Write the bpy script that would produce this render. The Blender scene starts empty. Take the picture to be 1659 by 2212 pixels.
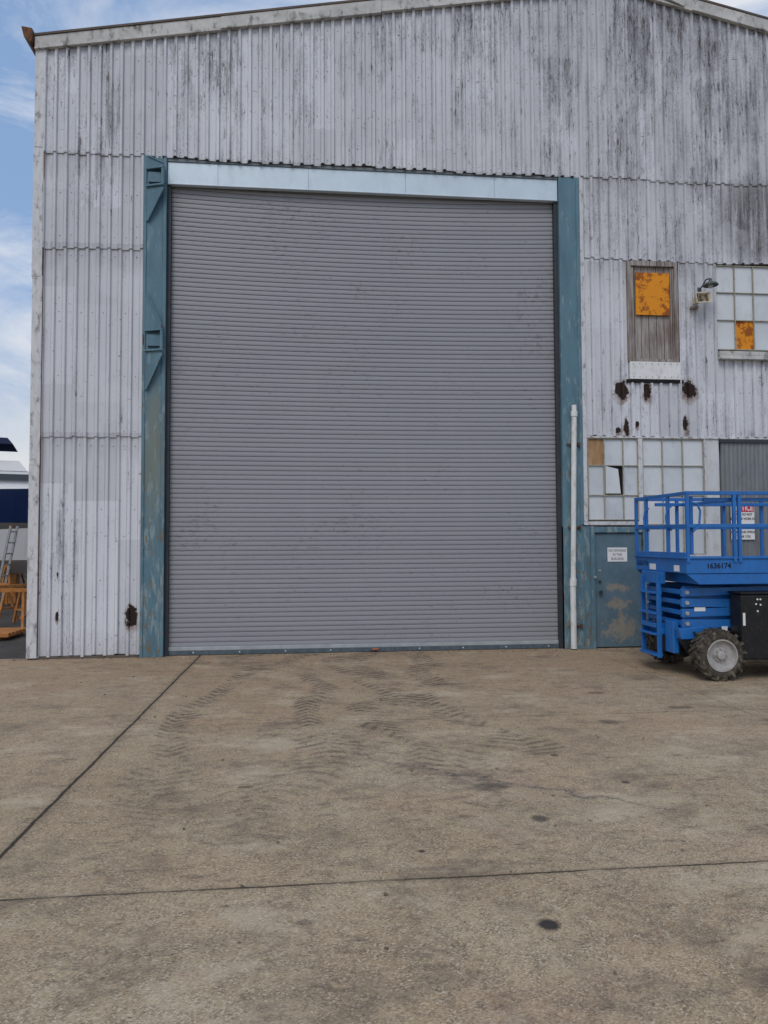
import bpy, math, random, bmesh
from mathutils import Matrix, Vector
random.seed(7)
S=bpy.context.scene
S.view_settings.view_transform='Standard'; S.view_settings.look='None'; S.view_settings.exposure=0
# ------------------------------------------------------------------ node helper
class M:
    def __init__(s,name,rough=.7,metal=0.,spec=.3):
        s.m=bpy.data.materials.new(name); s.m.use_nodes=True; s.nt=s.m.node_tree
        s.p=s.nt.nodes['Principled BSDF']; s.p.inputs['Roughness'].default_value=rough
        s.p.inputs['Metallic'].default_value=metal; s.p.inputs['Specular IOR Level'].default_value=spec
        s.tc=s.nt.nodes.new('ShaderNodeTexCoord').outputs['Object']
        s._xyz=None
    def put(s,sock,v):
        if isinstance(v,bpy.types.NodeSocket): s.nt.links.new(v,sock)
        elif v is not None:
            if isinstance(v,(tuple,list)) and len(v)==3 and sock.type=='RGBA': v=(*v,1)
            sock.default_value=v
    def math(s,op,a,b=None,c=None,clamp=False):
        n=s.nt.nodes.new('ShaderNodeMath'); n.operation=op; n.use_clamp=clamp
        for i,v in enumerate((a,b,c)):
            if v is not None: s.put(n.inputs[i],v)
        return n.outputs[0]
    def xyz(s):
        if s._xyz is None:
            n=s.nt.nodes.new('ShaderNodeSeparateXYZ'); s.put(n.inputs[0],s.tc); s._xyz=n.outputs
        return s._xyz
    def comb(s,x,y,z):
        n=s.nt.nodes.new('ShaderNodeCombineXYZ')
        for i,v in enumerate((x,y,z)): s.put(n.inputs[i],v)
        return n.outputs[0]
    def sc(s,sx,sy,sz,loc=(0,0,0),vec=None):
        n=s.nt.nodes.new('ShaderNodeMapping'); s.put(n.inputs[0],vec or s.tc)
        n.inputs['Scale'].default_value=(sx,sy,sz); n.inputs['Location'].default_value=loc
        return n.outputs[0]
    def noise(s,scale,detail=3,rough=.55,vec=None,dist=0,col=False):
        n=s.nt.nodes.new('ShaderNodeTexNoise'); s.put(n.inputs['Vector'],vec or s.tc)
        n.inputs['Scale'].default_value=scale; n.inputs['Detail'].default_value=min(detail,4)
        n.inputs['Roughness'].default_value=rough; n.inputs['Distortion'].default_value=dist
        return n.outputs['Color' if col else 'Fac']
    def vor(s,scale,vec=None,feature='F1',out='Distance',dim='3D'):
        n=s.nt.nodes.new('ShaderNodeTexVoronoi'); n.voronoi_dimensions=dim; s.put(n.inputs['Vector'],vec or s.tc)
        n.feature=feature; n.inputs['Scale'].default_value=scale
        return n.outputs if out is None else n.outputs[out]
    def white(s,v):
        n=s.nt.nodes.new('ShaderNodeTexWhiteNoise'); n.noise_dimensions='1D'; s.put(n.inputs['W'],v); return n.outputs['Value']
    def rng(s,f,a,b,c=0.,d=1.):
        n=s.nt.nodes.new('ShaderNodeMapRange'); n.clamp=True
        for i,v in enumerate((f,a,b,c,d)): s.put(n.inputs[i],v)
        return n.outputs[0]
    def mix(s,f,a,b,blend='MIX'):
        n=s.nt.nodes.new('ShaderNodeMix'); n.data_type='RGBA'; n.blend_type=blend; n.clamp_factor=True
        s.put(n.inputs[0],f); s.put(n.inputs[6],a); s.put(n.inputs[7],b); return n.outputs[2]
    def bump(s,h,strength=.5,dist=.01,prev=None):
        n=s.nt.nodes.new('ShaderNodeBump'); n.inputs['Strength'].default_value=strength
        n.inputs['Distance'].default_value=dist; s.put(n.inputs['Height'],h)
        if prev: s.put(n.inputs['Normal'],prev)
        return n.outputs[0]
    def blob(s,cx,cz,rx,rz,dist,axes=(0,2),soft=.25):
        X=s.xyz(); a=s.math('DIVIDE',s.math('SUBTRACT',X[axes[0]],cx),rx); b=s.math('DIVIDE',s.math('SUBTRACT',X[axes[1]],cz),rz)
        d=s.math('SQRT',s.math('ADD',s.math('MULTIPLY',a,a),s.math('MULTIPLY',b,b)))
        d=s.math('ADD',d,dist)
        return s.rng(d,1.-soft,1.+soft,1.,0.)
    def end(s,col,normal=None,rough=None,metal=None):
        s.put(s.p.inputs['Base Color'],col)
        if normal: s.put(s.p.inputs['Normal'],normal)
        if rough is not None: s.put(s.p.inputs['Roughness'],rough)
        return s.m
P=.168
# ------------------------------------------------------------------ materials
def wall_mat(name,holes=(),tint=(.645,.665,.715)):
    m=M(name,.62,0,.3); X=m.xyz()
    px=m.math('FLOOR',m.math('DIVIDE',m.math('ADD',X[0],20.05),.68))
    tier=m.math('FLOOR',m.math('DIVIDE',m.math('ADD',X[2],m.math('MULTIPLY',m.white(px),1.6)),1.55))
    pid=m.math('ADD',m.math('MULTIPLY',px,7.13),m.math('MULTIPLY',tier,3.71))
    w=m.white(pid)
    base=m.mix(w,tuple(c*.82 for c in tint),tuple(c*1.08 for c in tint))
    big=m.noise(.55,3,.6,m.sc(1,1,.55))
    base=m.mix(m.rng(big,.4,.7,0,.3),base,(.43,.445,.48))
    st=m.noise(1,4,.7,m.sc(13,3,.9)); st2=m.noise(1,4,.65,m.sc(2.2,1,.38,(3,0,1)))
    rid=m.math('FLOOR',m.math('DIVIDE',m.math('ADD',X[0],.03),P/2))
    rv=m.noise(1,3,.6,m.comb(m.math('MULTIPLY',rid,3.37),0,m.math('MULTIPLY',X[2],1.1)))
    hi=m.rng(X[2],5.5,10.5,0,.125)
    hr=m.rng(X[0],2.5,6.5,0,.08)
    k=m.math('ADD',m.math('ADD',m.math('MULTIPLY',st,.35),m.math('MULTIPLY',st2,.5)),m.math('ADD',hi,hr))
    k=m.math('ADD',k,m.math('MULTIPLY',rv,.38))
    k=m.math('ADD',k,m.math('MULTIPLY',m.math('SUBTRACT',w,.5),.12))
    grain=m.noise(55,4,.75,m.sc(1,1,.35))
    mil=m.math('MULTIPLY',m.rng(m.math('ADD',k,m.math('MULTIPLY',m.math('SUBTRACT',grain,.5),.4)),.69,.92),.78)
    base=m.mix(mil,base,(.115,.12,.138))
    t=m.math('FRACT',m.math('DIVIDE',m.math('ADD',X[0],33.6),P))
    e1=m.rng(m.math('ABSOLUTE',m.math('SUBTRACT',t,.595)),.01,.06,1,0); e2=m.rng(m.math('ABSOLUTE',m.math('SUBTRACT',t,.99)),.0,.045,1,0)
    fold_shade=m.math('MULTIPLY',m.math('MAXIMUM',e1,e2),m.rng(m.math('ADD',rv,m.math('MULTIPLY',m.math('SUBTRACT',grain,.5),.5)),.35,.65,.14,.6))
    base=m.mix(fold_shade,base,(.15,.15,.165))  # rib shading painted into the colour along both fold edges, broken by grain
    old=m.blob(7.6,7.3,.72,.70,m.math('MULTIPLY',m.math('SUBTRACT',st,.5),1.2))
    base=m.mix(m.math('MULTIPLY',old,m.rng(m.math('ADD',st,m.math('MULTIPLY',grain,.4)),.5,.85,.2,.9)),base,(.10,.10,.105))
    fl=m.noise(1,4,.75,m.sc(34,6,4.5)); flk=m.rng(m.math('ADD',fl,m.math('MULTIPLY',m.math('SUBTRACT',k,.7),.35)),.620,.650)
    base=m.mix(m.math('MULTIPLY',flk,.8),base,(.075,.06,.055))
    fl2=m.noise(1,3,.6,m.sc(9,6,22)); base=m.mix(m.rng(fl2,.68,.71,0,.6),base,(.12,.09,.075))
    rp=m.noise(1,2,.5,m.sc(1.3,1,1.1,(9,4,2))); base=m.mix(m.rng(rp,.56,.60,0,.22),base,(.68,.70,.74))
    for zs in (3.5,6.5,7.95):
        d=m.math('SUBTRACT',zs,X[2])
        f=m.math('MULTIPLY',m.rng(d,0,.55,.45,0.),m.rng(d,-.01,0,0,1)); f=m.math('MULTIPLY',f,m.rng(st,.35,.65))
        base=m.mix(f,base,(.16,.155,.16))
    base=m.mix(m.math('MULTIPLY',m.rng(X[2],0,.5,.5,0),m.rng(grain,.3,.7)),base,(.20,.17,.14))
    hn=m.math('MULTIPLY',m.math('SUBTRACT',m.noise(9,4,.65),.5),2.2)
    for (cx,cz,rx,rz) in holes:
        base=m.mix(m.math('MULTIPLY',m.blob(cx,cz-.03,rx*1.12,rz*1.3,hn,soft=.3),.7),base,(.17,.075,.04))
        base=m.mix(m.blob(cx,cz,rx,rz,hn,soft=.08),base,(.022,.011,.007))
    nb=m.bump(m.noise(1,2,.5,m.sc(3,1,1.6)),.4,.03)
    nb=m.bump(grain,.25,.003,nb)
    return m.end(base,nb,m.rng(grain,.3,.7,.5,.75))
HOLES=[(5.15,4.32,.13,.14),(6.34,4.33,.13,.14),(5.60,4.29,.06,.13),(5.23,3.70,.05,.14),(5.42,3.74,.035,.05),(6.27,3.76,.045,.14),(5.08,3.63,.05,.05),
       (-2.83,.63,.09,.15),(-3.94,.65,.035,.065),(-3.95,1.30,.012,.03)]
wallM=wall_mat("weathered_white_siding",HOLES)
def plain(name,col,rough=.6,metal=0,var=.15,scale=6,spec=.3,bump=.15,streak=False,dirt=None,dirtamt=.5):
    m=M(name,rough,metal,spec); n=m.noise(scale,3,.65,m.sc(4,4,.7) if streak else None)
    c=m.mix(m.rng(n,.3,.7),tuple(x*(1-var) for x in col),tuple(min(1,x*(1+var)) for x in col))
    if dirt: 
        n2=m.noise(scale*2.3,4,.7,m.sc(1,1,.5,(5,3,1))); c=m.mix(m.rng(n2,.52,.68,0,dirtamt),c,dirt)
    return m.end(c,m.bump(m.noise(scale*8,2,.6),bump,.004) if bump else None)
def blue_post():
    m=M("peeling_blue_paint",.5,0,.35); X=m.xyz()
    n=m.noise(1,4,.6,m.sc(5,5,1.2)); c=m.mix(m.rng(n,.3,.7),(.075,.150,.20),(.115,.22,.28))
    n2=m.noise(1,4,.7,m.sc(14,8,3)); low=m.rng(X[2],0,6.5,.09,-.02)
    c=m.mix(m.rng(m.math('ADD',n2,low),.58,.68,0,.75),c,(.26,.32,.33))
    n3=m.noise(1,4,.75,m.sc(22,8,5,(4,2,1))); c=m.mix(m.rng(m.math('ADD',n3,low),.64,.69,0,.9),c,(.17,.12,.06))
    g=m.blob(-2.51,3.2,.13,.9,m.math('MULTIPLY',m.math('SUBTRACT',n2,.5),3),soft=.5)
    c=m.mix(m.math('MULTIPLY',g,.55),c,(.20,.19,.12))
    return m.end(c,m.bump(n3,.4,.004))
blueP=blue_post()
def ped_mat():
    m=M("worn_blue_door_paint",.5,0,.3)
    n=m.noise(1,4,.6,m.sc(5,5,3)); c=m.mix(m.rng(n,.3,.7),(.085,.14,.18),(.125,.19,.24))
    fine=m.noise(10,4,.75); mk=m.math('MULTIPLY',m.math('SUBTRACT',fine,.5),5.)
    for (cx,cz,rx,rz,o) in ((5.02,1.0,.20,.06,.0),(5.05,.72,.18,.08,.1),(5.10,.30,.26,.15,.0),(5.1,.5,.07,.12,0)):
        b=m.blob(cx,cz,rx,rz,mk,soft=.35)
        c=m.mix(m.math('MULTIPLY',b,.7),c,m.mix(fine,(.26,.20,.12),(.36,.33,.27)))
    n3=m.noise(20,4,.7); c=m.mix(m.rng(n3,.64,.70,0,.6),c,(.24,.25,.24))
    return m.end(c,m.bump(n3,.3,.003))
pedM=ped_mat()
def slat_mat():
    m=M("grey_shutter_paint",.45,0,.4); X=m.xyz()
    sid=m.math('FLOOR',m.math('DIVIDE',X[2],.0762))
    c=m.mix(m.white(sid),(.262,.268,.295),(.28,.286,.314))
    n=m.noise(1,3,.6,m.sc(.5,.5,.9)); c=m.mix(m.rng(n,.3,.7,0,.35),c,(.31,.31,.336))
    n2=m.noise(1,4,.75,m.sc(9,5,30)); reg=m.noise(1,2,.5,m.sc(.9,1,.8,(2,0,7)))
    c=m.mix(m.rng(m.math('ADD',n2,m.math('MULTIPLY',reg,.35)),.79,.86,0,.55),c,(.12,.115,.125))
    mk=m.math('MULTIPLY',m.math('SUBTRACT',m.noise(1,4,.8,m.sc(9,5,8)),.55),6.)
    for (cx,cz,rx,rz) in ((3.75,5.6,.45,.8),(1.5,6.6,.4,.3),(3.2,.9,.4,.25),(.8,5.9,.25,.12)):
        b=m.math('MULTIPLY',m.blob(cx,cz,rx,rz,0.,soft=.5),m.rng(mk,.1,.5))
        c=m.mix(m.math('MULTIPLY',b,.5),c,(.11,.09,.085))
    n4=m.noise(1,3,.6,m.sc(2.6,1,.16,(1,1,1))); c=m.mix(m.rng(n4,.6,.72,0,.2),c,(.34,.34,.36))
    return m.end(c,m.bump(reg,.15,.01),m.rng(n,.3,.7,.40,.55))
slatM=slat_mat()
whiteT=plain("white_trim_paint",(.58,.59,.61),.6,0,.12,5,streak=True,dirt=(.16,.15,.15),dirtamt=.8)
apronM=plain("bright_white_paint",(.72,.73,.74),.5,0,.06,4,dirt=(.35,.30,.26),dirtamt=.5)
fasciaM=plain("weathered_fascia_paint",(.50,.495,.48),.65,0,.2,3,dirt=(.10,.09,.08),dirtamt=.9)
headM=plain("galvanised_header",(.58,.68,.75),.35,.2,.06,2,dirt=(.42,.48,.52),dirtamt=.3,bump=.05)
darkM=plain("dark_void",(.012,.013,.015),.9,bump=0)
guideM=plain("dark_guide_steel",(.05,.058,.066),.5,.3)
barM=plain("bottom_bar_steel",(.085,.115,.14),.5,.2,.2,10,dirt=(.2,.2,.2))
roofM=plain("roof_metal",(.11,.085,.07),.7,.1,.25,2)
rustM=plain("rusty_steel",(.14,.062,.03),.85,0,.5,12,dirt=(.04,.02,.015))
paneM=plain("painted_glass_pane",(.62,.655,.69),.3,0,.07,1.6,spec=.5,bump=.02,dirt=(.45,.47,.50),dirtamt=.5)
pane2M=plain("painted_glass_pane_grey",(.55,.595,.64),.3,0,.07,1.6,spec=.5,bump=.02,dirt=(.40,.43,.46),dirtamt=.5)
barsM=plain("old_window_bar",(.36,.35,.29),.6,0,.15,14,dirt=(.16,.11,.05),dirtamt=.95)
orangeM=M("rusted_orange_panel",.6); _n=orangeM.noise(7,4,.75); _n2=orangeM.noise(2.6,3,.6,orangeM.sc(1,1,1,(1.3,0,.4)))
orangeM=orangeM.end(orangeM.mix(orangeM.rng(orangeM.math('ADD',orangeM.math('MULTIPLY',_n,.55),orangeM.math('MULTIPLY',_n2,.45)),.49,.55),(.72,.27,.012),(.30,.08,.01)),orangeM.bump(_n,.5,.006))
plyM=plain("plywood",(.38,.23,.12),.8,0,.35,3,streak=True)
def wood_mat():
    m=M("weathered_planks",.9,0,.1); X=m.xyz()
    n=m.noise(1,4,.7,m.sc(30,8,2)); n2=m.noise(1,3,.6,m.sc(2.5,2,1.2))
    c=m.mix(m.rng(n,.3,.7),(.17,.14,.13),(.46,.43,.41)); c=m.mix(m.rng(n2,.45,.65,0,.6),c,(.13,.085,.065))
    gap=m.math('LESS_THAN',m.math('MODULO',m.math('ADD',X[0],10.),.135),.008)
    c=m.mix(gap,c,(.01,.01,.01)); return m.end(c,m.bump(n,.7,.006))
woodM=wood_mat()
corrD=plain("galvanised_corrugated",(.20,.215,.23),.5,.3,.15,2,streak=True,dirt=(.12,.12,.13))
flatW=plain("flat_white_panel",(.56,.575,.59),.6,0,.1,2,streak=True,dirt=(.30,.29,.28),dirtamt=.5)
pipeM=plain("white_pipe",(.68,.69,.68),.45,0,.08,4,dirt=(.36,.32,.27),dirtamt=.5)
signW=plain("sign_white",(.74,.75,.76),.4,0,.03,bump=0)
inkM=plain("sign_ink_grey",(.16,.15,.17),.6,bump=0); blackI=plain("black_ink",(.008,.008,.01),.6,bump=0); redI=plain("red_sign",(.50,.02,.06),.5,bump=0)
lampM=plain("lamp_enamel",(.10,.12,.12),.4,.2); hornM=plain("cream_plastic",(.60,.55,.44),.5)
liftB=plain("blue_machine_paint",(.014,.140,.45),.35,0,.12,5,spec=.5,dirt=(.025,.10,.27),dirtamt=.5,bump=.05)
liftK=plain("black_machine_paint",(.012,.013,.015),.4,0,.3,9,dirt=(.05,.045,.04),dirtamt=.4)
tireM=plain("dusty_rubber",(.06,.052,.042),.9,0,.3,8,dirt=(.20,.165,.12),dirtamt=.85)
rimM=plain("grey_rim",(.38,.37,.36),.5,.1,.15,8,dirt=(.20,.17,.14),dirtamt=.6)
deckM=plain("deck_plate",(.09,.10,.11),.6,.5)
def ground_mat(name,asphalt=False):
    m=M(name,.9,0,.2); X=m.xyz()
    mid=m.noise(1.6,4,.65); V=m.vor(130,out=None,dim='2D'); peb=V['Distance']
    sp=m.nt.nodes.new('ShaderNodeSeparateColor'); m.put(sp.inputs[0],V['Color']); pv=sp.outputs[0]; pv2=sp.outputs[1]
    if asphalt:
        c=m.mix(m.rng(mid,.3,.7),(.035,.032,.03),(.07,.062,.055)); c=m.mix(m.rng(pv,0,1,0,.25),c,(.12,.11,.10))
        return m.end(c)
    big=m.noise(.35,3,.6); mn=m.noise(9,4,.75)
    c=m.mix(m.rng(big,.32,.66),(.40,.305,.19),(.455,.375,.26))
    c=m.mix(m.rng(mid,.38,.66,0,.6),c,(.315,.23,.145))
    c=m.mix(m.rng(m.noise(1,3,.6,m.sc(.5,.9,1,(7,3,0))),.5,.66,0,.4),c,(.46,.31,.20))
    c=m.mix(m.rng(X[1],-5.,-.2,0,.6),c,(.34,.225,.13))
    c=m.mix(m.rng(mn,.42,.75,0,.55),c,(.19,.145,.10))
    cover=m.rng(mn,.35,.6,.5,1.)
    c=m.mix(m.math('MULTIPLY',m.rng(pv,.0,.45,.68,0),cover),c,(.085,.070,.055))
    c=m.mix(m.math('MULTIPLY',m.rng(pv,.72,1.,0,.58),cover),c,(.68,.60,.47))
    c=m.mix(m.math('MULTIPLY',m.rng(pv2,.8,1.,0,.35),cover),c,(.38,.19,.10))
    n=m.noise(1,4,.72,m.sc(1.5,1.9,1,(2,8,0))); c=m.mix(m.rng(n,.52,.70,0,.62),c,(.13,.10,.082))
    n=m.noise(1,4,.75,m.sc(3.6,9,1,(12,8,0))); c=m.mix(m.rng(n,.56,.70,0,.6),c,(.085,.07,.062))
    n=m.noise(1,4,.7,m.sc(1.1,1.7,1,(20,1,0))); c=m.mix(m.rng(n,.54,.70,0,.45),c,(.60,.51,.38))
    wob=m.math('MULTIPLY',m.math('SUBTRACT',m.noise(.5,1,.5),.5),2.2)
    for tx,wd,sg in ((-.1,.26,1.),(1.5,.26,-1.),(.75,.24,1.),(-1.0,.24,-1.)):
        sd=m.math('SUBTRACT',m.math('ADD',X[0],m.math('MULTIPLY',wob,sg)),tx); d=m.math('ABSOLUTE',sd)
        tr=m.math('LESS_THAN',m.math('MODULO',m.math('ADD',m.math('ADD',X[1],30.),m.math('MULTIPLY',d,.7*sg)),.13),.055)
        body=m.math('MULTIPLY',m.rng(d,wd*.7,wd,1,0),m.math('MULTIPLY',m.rng(X[1],-7.0,-4.,.25,1.),m.rng(mid,.38,.54)))
        f=m.math('MULTIPLY',m.math('MULTIPLY',body,.8),m.math('MULTIPLY',tr,m.rng(mn,.38,.52))); c=m.mix(f,c,(.09,.072,.058))
        c=m.mix(m.math('MULTIPLY',body,.16),c,(.12,.10,.085))
    hn=m.math('MULTIPLY',m.math('SUBTRACT',m.noise(5,3,.6),.5),1.1)
    for (x,y,a,b,k) in ((1.09,-8.14,.05,.05,.92),(1.45,-6.9,.05,.055,.7),(1.30,-6.28,.14,.08,.5),(.62,-7.3,.02,.02,.8),(2.9,-4.6,.09,.09,.45),(2.3,-6.3,.03,.03,.7),(-.5,-6.1,.06,.03,.6),(2.0,-5.6,.03,.03,.7),(1.7,-2.6,.3,.06,.35),(3.3,-3.3,.1,.07,.5),(-.05,-8.0,.05,.03,.4),(3.9,-4.1,.13,.06,.5)):
        c=m.mix(m.math('MULTIPLY',m.blob(x,y,a,b,hn,(0,1),.3),k),c,(.022,.022,.026))
    dots=m.math('ADD',m.vor(1.7,m.sc(1,1,0),dim='2D'),m.rng(big,.35,.6,.03,0)); c=m.mix(m.rng(dots,.020,.032,.55,0),c,(.05,.042,.038))
    w=m.math('MULTIPLY',m.math('SUBTRACT',m.noise(2.2,4,.65),.5),1.1)
    d=m.math('ABSOLUTE',m.math('ADD',m.math('ADD',m.math('ADD',X[1],5.15),m.math('MULTIPLY',X[0],.72)),w))
    lim=m.math('MULTIPLY',m.math('MULTIPLY',m.rng(X[0],.2,.35,0,1),m.rng(X[0],2.2,2.5,1,0)),m.rng(mn,.4,.5))
    c=m.mix(m.math('MULTIPLY',m.math('MULTIPLY',m.rng(d,.006,.022,1,0),lim),.75),c,(.05,.042,.036))
    c=m.mix(m.math('MULTIPLY',m.math('MULTIPLY',m.rng(d,.0,.16,.5,0),lim),m.rng(mid,.4,.6)),c,(.12,.12,.125))
    wj=m.math('ADD',m.math('MULTIPLY',m.math('SUBTRACT',mid,.5),.03),m.math('MULTIPLY',m.math('SUBTRACT',mn,.5),.022))
    for ax,pos,wd,st in ((0,-1.79,.012,.97),(1,-7.63,.007,.9),(1,-4.28,.004,.5),(0,4.47,.004,.5),(1,-11.9,.006,.8),(0,10.4,.01,.8),(0,-8.,.01,.8)):
        d=m.math('ABSOLUTE',m.math('ADD',m.math('SUBTRACT',X[ax],pos),wj)); f=m.rng(d,wd*.6,wd*1.6,st,0)
        if ax==1: f=m.math('MULTIPLY',f,m.rng(mid,.40,.5,.5 if pos<-5 else 0,1))
        c=m.mix(f,c,(.022,.019,.016)); c=m.mix(m.rng(d,wd,wd*7,.25*st,0),c,(.09,.075,.06))
    return m.end(c,m.bump(m.math('ADD',peb,m.math('MULTIPLY',mn,1.2)),.55,.004))
# ------------------------------------------------------------------ mesh helper
def empty(name,loc=(0,0,0)):
    e=bpy.data.objects.new(name,None); S.collection.objects.link(e); e.location=loc; e.empty_display_size=.3; return e
class B:
    def __init__(s): s.v=[];s.f=[]
    def add(s,vs,fs):
        o=len(s.v); s.v+= [tuple(v) for v in vs]; s.f+=[tuple(o+i for i in f) for f in fs]; return s
    def box(s,x0,x1,y0,y1,z0,z1,M=None):
        vs=[Vector((x,y,z)) for x in (x0,x1) for y in (y0,y1) for z in (z0,z1)]
        if M is not None: vs=[M@v for v in vs]
        return s.add(vs,[(0,1,3,2),(4,6,7,5),(0,4,5,1),(2,3,7,6),(0,2,6,4),(1,5,7,3)])
    def cyl(s,p,q,r,n=12,r2=None,caps=True):
        p=Vector(p);q=Vector(q);d=(q-p).normalized();a=d.orthogonal().normalized();b=d.cross(a); r2=r if r2 is None else r2
        vs=[p+(a*math.cos(t)+b*math.sin(t))*r for t in [2*math.pi*i/n for i in range(n)]]+[q+(a*math.cos(t)+b*math.sin(t))*r2 for t in [2*math.pi*i/n for i in range(n)]]
        fs=[(i,(i+1)%n,n+(i+1)%n,n+i) for i in range(n)]
        if caps: fs+=[tuple(range(n-1,-1,-1)),tuple(range(n,2*n))]
        return s.add(vs,fs)
    def sqt(s,p,q,w):
        p=Vector(p);q=Vector(q);d=(q-p).normalized()
        up=Vector((0,0,1)) if abs(d.z)<.9 else Vector((0,1,0)); a=d.cross(up).normalized();b=d.cross(a).normalized(); h=w/2
        vs=[e+a*i*h+b*j*h for e in (p,q) for i,j in ((-1,-1),(1,-1),(1,1),(-1,1))]
        return s.add(vs,[(0,1,2,3),(7,6,5,4),(0,4,5,1),(1,5,6,2),(2,6,7,3),(3,7,4,0)])
    def path(s,pts,r,n=8):
        for a,b in zip(pts,pts[1:]): s.cyl(a,b,r,n)
        return s
    def prism(s,poly,axis,a,b):
        def mk(u,v,w): return {0:(w,u,v),1:(u,w,v),2:(u,v,w)}[axis]
        n=len(poly); vs=[mk(u,v,a) for u,v in poly]+[mk(u,v,b) for u,v in poly]
        return s.add(vs,[tuple(range(n)),tuple(range(2*n-1,n-1,-1))]+[(i,i+n,(i+1)%n+n,(i+1)%n) for i in range(n)])
    def lathe(s,prof,c,axis,n=32):
        o=[]; 
        for (a,r) in prof:
            for i in range(n):
                t=2*math.pi*i/n; u=r*math.cos(t); w=r*math.sin(t)
                o.append({0:(c[0]+a,c[1]+u,c[2]+w),1:(c[0]+u,c[1]+a,c[2]+w),2:(c[0]+u,c[1]+w,c[2]+a)}[axis])
        fs=[(j*n+i,j*n+(i+1)%n,(j+1)*n+(i+1)%n,(j+1)*n+i) for j in range(len(prof)-1) for i in range(n)]
        return s.add(o,fs)
    def obj(s,name,mat,parent=None,bevel=0,smooth=False,world=True):
        L=Vector(parent.location) if (parent and world) else Vector((0,0,0))
        me=bpy.data.meshes.new(name); me.from_pydata([tuple(Vector(v)-L) for v in s.v],[],s.f); me.update()
        bm=bmesh.new(); bm.from_mesh(me); bmesh.ops.recalc_face_normals(bm,faces=bm.faces); bm.to_mesh(me); bm.free()
        me.materials.append(mat); o=bpy.data.objects.new(name,me); S.collection.objects.link(o)
        if parent: o.parent=parent
        if smooth:
            for p in me.polygons: p.use_smooth=True
            md=o.modifiers.new('es','EDGE_SPLIT'); md.split_angle=math.radians(40)
        if bevel:
            md=o.modifiers.new('bv','BEVEL'); md.width=bevel; md.segments=2; md.limit_method='ANGLE'; md.angle_limit=math.radians(40)
        return o
def text(body,loc,size,mat,parent,rot=(math.pi/2,0,0),align='CENTER',name='lettering',bold=0.,sx=1):
    c=bpy.data.curves.new(name,'FONT'); c.body=body; c.size=size; c.align_x=align; c.align_y='CENTER'; c.extrude=.0008; c.offset=bold
    c.materials.append(mat); o=bpy.data.objects.new(name,c); S.collection.objects.link(o)
    o.parent=parent; o.location=Vector(loc)-Vector(parent.location); o.rotation_euler=rot; o.scale=(sx,1,1); return o
# ------------------------------------------------------------------ building
bld=empty("metal_warehouse_building")
PK=(5.04,11.46); 
def roofz(x): return PK[1]-.1805*(PK[0]-x) if x<PK[0] else PK[1]-.205*(x-PK[0])
XR=14.45; XL=-4.36; DEP=26.
def ribpts(x0,x1,d=.03):
    k=math.floor(x0/P)-1
    def prof(x):
        t=(x/P)%1.
        if t<.60: return 0.
        if t<.69: return (t-.60)/.09
        if t<.91: return 1.
        return 1-(t-.91)/.09
    xs=[]
    while k*P<x1:
        for t in (0.,.30,.60,.69,.91): xs.append((k+t)*P)
        k+=1
    xs=[x0]+[x for x in xs if x0+.003<x<x1-.003]+[x1]
    return [(x,-d*prof(x)) for x in xs]
def clad(b,x0,x1,z0,z1,yo,jag=.012,d=.036,nz=1):
    pr=ribpts(x0,x1,d); rows=[]
    rnd=random.Random(int(x0*100+z0*10)); w=0
    for j in range(nz+1):
        row=[]
        for i,(x,y) in enumerate(pr):
            zt=z1(x) if callable(z1) else z1
            z=z0+(zt-z0)*j/nz; yy=y+yo
            if j==0:
                if i%5==0: w=rnd.uniform(-jag,jag)
                z+=w+ (-y)*.25 + .012*math.sin(x*1.7); yy-=rnd.uniform(0,.012)
            row.append((x,yy,z))
        rows.append(row)
    n=len(pr); vs=[p for r in rows for p in r]
    b.add(vs,[(j*n+i,j*n+i+1,(j+1)*n+i+1,(j+1)*n+i) for j in range(nz) for i in range(n-1)])
fb=lambda x:roofz(x)-.24
b=B()
clad(b,XL+.12,XR,7.93,lambda x:fb(x)+.08,-.030,.02)
clad(b,4.52,XR,6.54,7.97,-.020)
clad(b,4.52,5.28,3.52,6.57,-.008); clad(b,5.28,6.18,3.52,4.46,-.008); clad(b,6.18,6.86,3.52,6.57,-.008)
clad(b,6.86,8.32,3.52,4.90,-.008); clad(b,8.32,XR,3.52,6.57,-.008)
clad(b,9.4,XR,.03,3.55,.004)
clad(b,XL+.12,-2.68,6.41,7.97,-.020); clad(b,XL+.12,-2.68,3.43,6.44,-.008); clad(b,XL+.12,-2.68,.03,3.46,.004,.02)
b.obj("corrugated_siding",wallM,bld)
b=B(); b.box(XL+.02,-2.70,.06,.3,0,7.9).box(4.46,XR,.10,.3,0,7.9)
b.box(XL,XL+.015,0,DEP,0,9.5).box(XR-.015,XR,0,DEP,0,9.4).box(XL,XR,DEP,DEP+.1,0,9.4)
b.prism([(XL+.02,7.91),(XR-.02,7.91),(XR-.02,roofz(XR)-.1),(PK[0],PK[1]-.1),(XL+.02,roofz(XL)-.1)],1,.06,.3)
b.obj("wall_backing",flatW,bld)
b=B(); b.box(-2.6,4.4,.9,.95,0,8); b.box(-2.34,4.09,.30,.9,7.88,7.9); b.obj("dark_interior",darkM,bld)
b=B()
def slab(x0,x1,zo0,zo1,y0,y1):
    b.prism([(x0,roofz(x0)+zo0),(x1,roofz(x1)+zo0),(x1,roofz(x1)+zo1),(x0,roofz(x0)+zo1)],1,y0,y1)
slab(XL-.18,PK[0],-.0,.035,-.11,DEP+.2); slab(PK[0],XR+.2,-.0,.035,-.11,DEP+.2)
b.obj("roof",roofM,bld)
xs=[XL-.02,-1.5,1.1,3.3,PK[0],6.5,8.6,11.,XR+.02]
b=B()
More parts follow.
